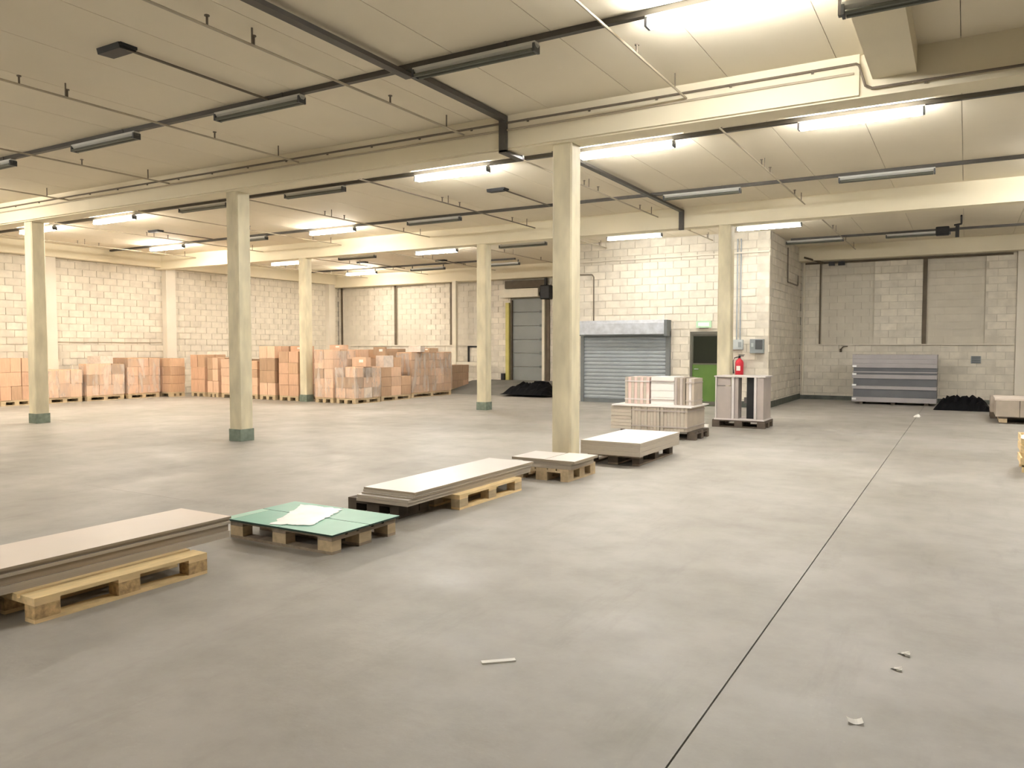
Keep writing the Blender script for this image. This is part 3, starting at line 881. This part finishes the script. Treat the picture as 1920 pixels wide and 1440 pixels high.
# ------------------------------------------------------------------ grey panel stack by the right back wall
t = thing('panel_stack', 'tall stack of dark grey panels with pale spacer boards by the back wall', 'panels', (-1.67, 23.35, 0))
for x in (-.85, -.05, .75):
    bx('bearer', 'wood_dark', t, x, x + .1, .05, .85, 0, .07)
z = .07
seq = [('steel_pale', .13, 0), ('steel_blue', .22, .03), ('steel_pale', .09, 0), ('steel_blue', .20, .03), ('steel_pale', .11, 0), ('steel_blue', .05, .03), ('steel_pale', .035, .01), ('steel_blue', .10, .03), ('steel_pale', .12, 0), ('steel_pale', .12, .004), ('steel_pale', .12, .0)]
for m, h, d in seq:
    bx('panel', m, t, -1.03 + d, 1.03, d, .9, z, z + h - .003); z += h
for zz in (.12, .50, .80, 1.02):
    bx('end_cap', 'film_white', t, -1.025, -.92, -.012, 0.0, zz, zz + .05)

# low pallet of beige cartons and pine crate at the right
pallet(.62, 1.85, 18.75, 19.55, 'pallet under the low beige cartons near the back wall', 'wood_dark', 'wood_mid', along='x')
t = thing('carton_load', 'low flat load of beige cartons near the black sheeting by the back wall', 'cartons', (1.18, 18.72, PB))
for i in range(3):
    bx('carton', 'panel_beige', t, -.62 + i * .42, -.21 + i * .42, 0, 1.2, 0, .33)
bx('cover_sheet', 'board_pink', t, -.64, .66, -.01, 1.21, .332, .37)
pallet(.50, 1.6, 20.0, 20.8, 'pallet behind the low beige cartons', 'wood_dark', 'wood_dark', along='x')
t = thing('carton_load', 'second low beige carton load behind the first near the back wall', 'cartons', (1.05, 20.0, PB))
for i in range(3):
    bx('carton', 'panel_beige', t, -.55 + i * .37, -.185 + i * .37, 0, .8, 0, .34)
t = thing('pine_crate', 'small new pine slatted crate on the floor beside the wide aisle', 'crate', (1.02, 11.5, 0))
for sx in (-.38, .34):
    for sy in (0, .56):
        bx('post', 'wood_new', t, sx, sx + .05, sy, sy + .05, 0, .44)
for z in (.10, .25, .36):
    bx('slat', 'wood_new', t, -.40, .41, -.02, 0, z, z + .085)
    bx('slat', 'wood_new', t, -.40, .41, .61, .63, z, z + .085)
    bx('slat', 'wood_new', t, -.40, -.38, 0, .61, z, z + .085)
bx('floor_board', 'wood_new', t, -.38, .39, 0, .61, .07, .09)
t = thing('sheet_bundle', 'white crumpled sheet bundle lying on the pine crate', 'sheet', (.98, 11.52, .445))
lump('sheet', 'paper', t, 8, 8, .70, .5, .10, 9)

# ------------------------------------------------------------------ carton loads at the left and back
rc = random.Random(21)
pm_cache = {}
def far_pallet(x0, x1, y0, y1, label):
    lx, ly = x1 - x0, y1 - y0
    mb = MB().box(-lx / 2, lx / 2, -ly / 2, ly / 2, .10, .144)
    for i in range(3):
        for j in range(3):
            cx = -lx / 2 + .06 + i * (lx - .12) / 2; cy = -ly / 2 + .06 + j * (ly - .12) / 2
            mb.box(cx - .06, cx + .06, cy - .06, cy + .06, .02, .10)
        mb.box(-lx / 2 + i * (lx - .1) / 2, -lx / 2 + .1 + i * (lx - .1) / 2, -ly / 2, ly / 2, 0, .02)
    o = mb.build('wooden_pallet', 'wood_mid', None, ((x0 + x1) / 2, (y0 + y1) / 2, 0))
    return tag(o, label, 'pallet', 'pallets under the brown carton loads')

def load(x0, x1, y0, y1, zt, desc, tone=0, wrap=False, nz=4, irregular=0.0, uw=.40, pdesc=None):
    far_pallet(x0 + .01, x1 - .01, y0 + .01, y1 - .01, 'pallet under the ' + (pdesc or desc))
    t = thing('carton_load', desc, 'cartons', ((x0 + x1) / 2, (y0 + y1) / 2, PB), group='brown carton loads by the left and back walls')
    lx, ly, H = x1 - x0, y1 - y0, zt - PB
    nx, ny = max(1, round(lx / uw)), max(1, round(ly / uw))
    cx, cy, ch = lx / nx, ly / ny, H / nz
    for k in range(nz):
        for i in range(nx):
            for j in range(ny):
                if 0 < i < nx - 1 and 0 < j < ny - 1 and k < nz - 1: continue
                if irregular and k == nz - 1 and rc.random() < irregular: continue
                m = 'carton%d' % ((tone + (1 if rc.random() < .25 else 0)) % 4)
                if irregular and rc.random() < .12: m = 'carton_white'
                if irregular and rc.random() < .10: m = 'carton_dark'
                j1, j2 = rc.uniform(-.008, .008), rc.uniform(-.008, .008)
                piece('carton', m, t, (-lx / 2 + (i + .5) * cx + j1, -ly / 2 + (j + .5) * cy + j2, (k + .5) * ch),
                      (cx - .012, cy - .012, ch - .006))
    if wrap:
        e = .012
        mb = MB().box(-lx / 2 - e, lx / 2 + e, -ly / 2 - e, ly / 2 + e, .02, H * .97)
        mb.build('stretch_wrap', 'wrap', t)
    return t
XF = -21.95
load(XL + .28, XF, 9.9, 10.85, 1.15, 'brown carton load furthest along the left wall from the corner', 0, True)
load(XL + .28, XF, 10.92, 11.75, 1.27, 'tall pinkish brown carton load by the left wall, partly behind the first column', 0, False, 3, uw=.33, pdesc='tall pinkish load partly behind the first column')
load(XL + .28, XF, 12.12, 13.13, .93, 'low wrapped carton load by the left wall beside the first column', 2, True, 2, pdesc='low wrapped load beside the first column')
load(XL + .28, XF, 13.26, 14.42, 1.08, 'wrapped carton load with uneven top by the left wall, second from the first column', 2, True, 3, .3, pdesc='wrapped uneven carton load by the left wall')
load(XL + .28, XF, 14.54, 15.62, 1.24, 'orange brown carton load by the left wall, third from the first column', 0, True, 4, pdesc='orange brown carton load by the left wall')
load(XL + .28, -21.62, 15.76, 16.30, 1.22, 'narrow brown carton load in the bend of the row at the left wall', 1, False, 4, pdesc='narrow carton load in the bend of the row')
YFR = 16.38
load(-21.45, -20.78, YFR, 17.2, 1.33, 'tall upright carton load first after the bend of the row', 0, False, 3, uw=.34)
load(-20.66, -20.15, YFR, 17.2, 1.24, 'narrow carton load second after the bend of the row', 2, False, 3, uw=.26)
load(-20.02, -19.1, YFR, 17.2, 1.20, 'carton load third after the bend, behind the lone column', 2, False, 4)
load(-19.0, -18.42, YFR + .02, 17.3, 1.15, 'carton load half hidden by the lone column', 1, False, 4)
load(-18.28, -17.62, YFR - .03, 17.2, 1.60, 'tallest brown carton load in the row', 2, False, 4, uw=.34)
load(-17.44, -16.66, YFR - .05, 17.25, 1.44, 'tall brown carton load just before the column in the cartons', 0, False, 4, uw=.40)
load(-15.98, -15.28, YFR - .08, 17.2, 1.50, 'tall white-wrapped carton load just after the column in the cartons', 2, True, 5, uw=.35, pdesc='white-wrapped tall carton load')
load(-15.17, -14.45, YFR - .10, 17.35, 1.02, 'low front corner carton load with pale labels', 2, True, 3, .15, uw=.36)
load(-15.25, -14.55, 17.5, 18.9, .98, 'low brown carton load along the dock side of the pile', 1, False, 3, .2)
load(-15.3, -14.72, 19.15, 21.3, 1.42, 'tall brown carton load at the dock end of the pile', 1, True, 5, uw=.42)
load(-16.5, -15.35, 21.9, 23.3, .95, 'dark reddish carton load under the cream rail', 3, False, 3)
load(-16.35, -15.42, 17.6, 18.7, 1.50, 'tall jumbled carton load in the middle of the pile', 1, False, 5, .45, uw=.33)
load(-16.4, -15.45, 19.0, 20.2, 1.52, 'jumbled carton load behind the pile centre', 3, False, 5, .4, uw=.36)
load(-17.9, -16.75, 17.6, 18.6, 1.45, 'carton load behind the tall stacks by the column', 1, False, 4)
load(-19.6, -18.2, 17.7, 18.7, 1.18, 'carton load behind the lone column row', 0, False, 4)
# loose cartons lying on the pile
def loose(x, y, z, sx, sy, sz, rz, m, label):
    t = thing('loose_carton', label, 'carton', (x, y, z), rz, group='loose cartons on top of the pile')
    piece('body', m, t, (0, 0, sz / 2), (sx, sy, sz))
    piece('tape', 'tape', t, (0, 0, sz), (sx * 1.004, .05, .003))
    if m != 'carton_white':
        piece('label_sticker', 'paper', t, (sx * .15, -sy / 2, sz * .6), (sx * .3, .004, sz * .3))
loose(-14.85, 17.0, 1.02, .42, .34, .26, .3, 'carton2', 'pale loose carton on the low front corner load')
loose(-14.75, 17.9, .98, .36, .36, .34, -.2, 'carton_white', 'white loose carton on the low load along the dock side')
loose(-14.9, 18.35, .98, .5, .4, .28, .1, 'carton1', 'brown loose carton beside the white one')
loose(-15.0, 18.0, 1.33, .34, .3, .24, .5, 'carton3', 'dark brown loose carton on top of its neighbours')
loose(-14.82, 19.55, 1.42, .4, .3, .18, .2, 'carton_white', 'white loose carton on the tall dock end load')
loose(-14.95, 20.4, 1.42, .45, .35, .12, -.3, 'carton3', 'flat brown loose carton on the tall dock end load')
loose(-15.6, 16.9, 1.50, .40, .34, .13, .15, 'carton2', 'flat loose carton on the white-wrapped tall load')
loose(-16.95, 16.8, 1.44, .55, .4, .16, .0, 'carton0', 'loose carton on the tall load just before the column')
loose(-22.3, 13.9, 1.08, .5, .45, .22, .2, 'carton_white', 'white loose carton on the uneven wrapped load by the left wall')
loose(-21.1, 17.0, 1.33, .3, .3, .1, .1, 'carton_white', 'small white carton on the first upright load after the bend')

# ------------------------------------------------------------------ litter on the floor
t = thing('white_stick', 'thin white strip of wood lying on the open floor', 'strip', (-1.96, 3.235, 0), math.radians(42))
bx('strip', 'paper', t, -.085, .085, -.016, .016, 0, .006)
t = thing('paper_scrap', 'small curled white paper scrap on the floor past the joint', 'scrap', (-.36, 3.44, 0), .3)
mb = MB()
for i in range(7):
    a = i / 6; z = .002 + .010 * (2 * a - 1) ** 2
    mb.v += [(-.03 + .06 * a, -.02, z), (-.03 + .06 * a, .02, z + .004)]
for i in range(6): mb.f.append((2 * i, 2 * i + 2, 2 * i + 3, 2 * i + 1)); mb.mi.append(0)
mb.build('paper', 'paper', t)
for (x, y, s, lab) in ((-.23, 4.34, .018, 'tiny white paint chip on the floor past the joint'), (-.25, 4.12, .014, 'tiny grey chip beside the white paint chip'), (-.9, 19.6, .07, 'crumpled white paper on the floor before the grey panel stack')):
    t = thing('paper_scrap', lab, 'scrap', (x, y, 0))
    lump('paper', 'paper', t, 4, 4, s * 2, s * 2, s, 11)
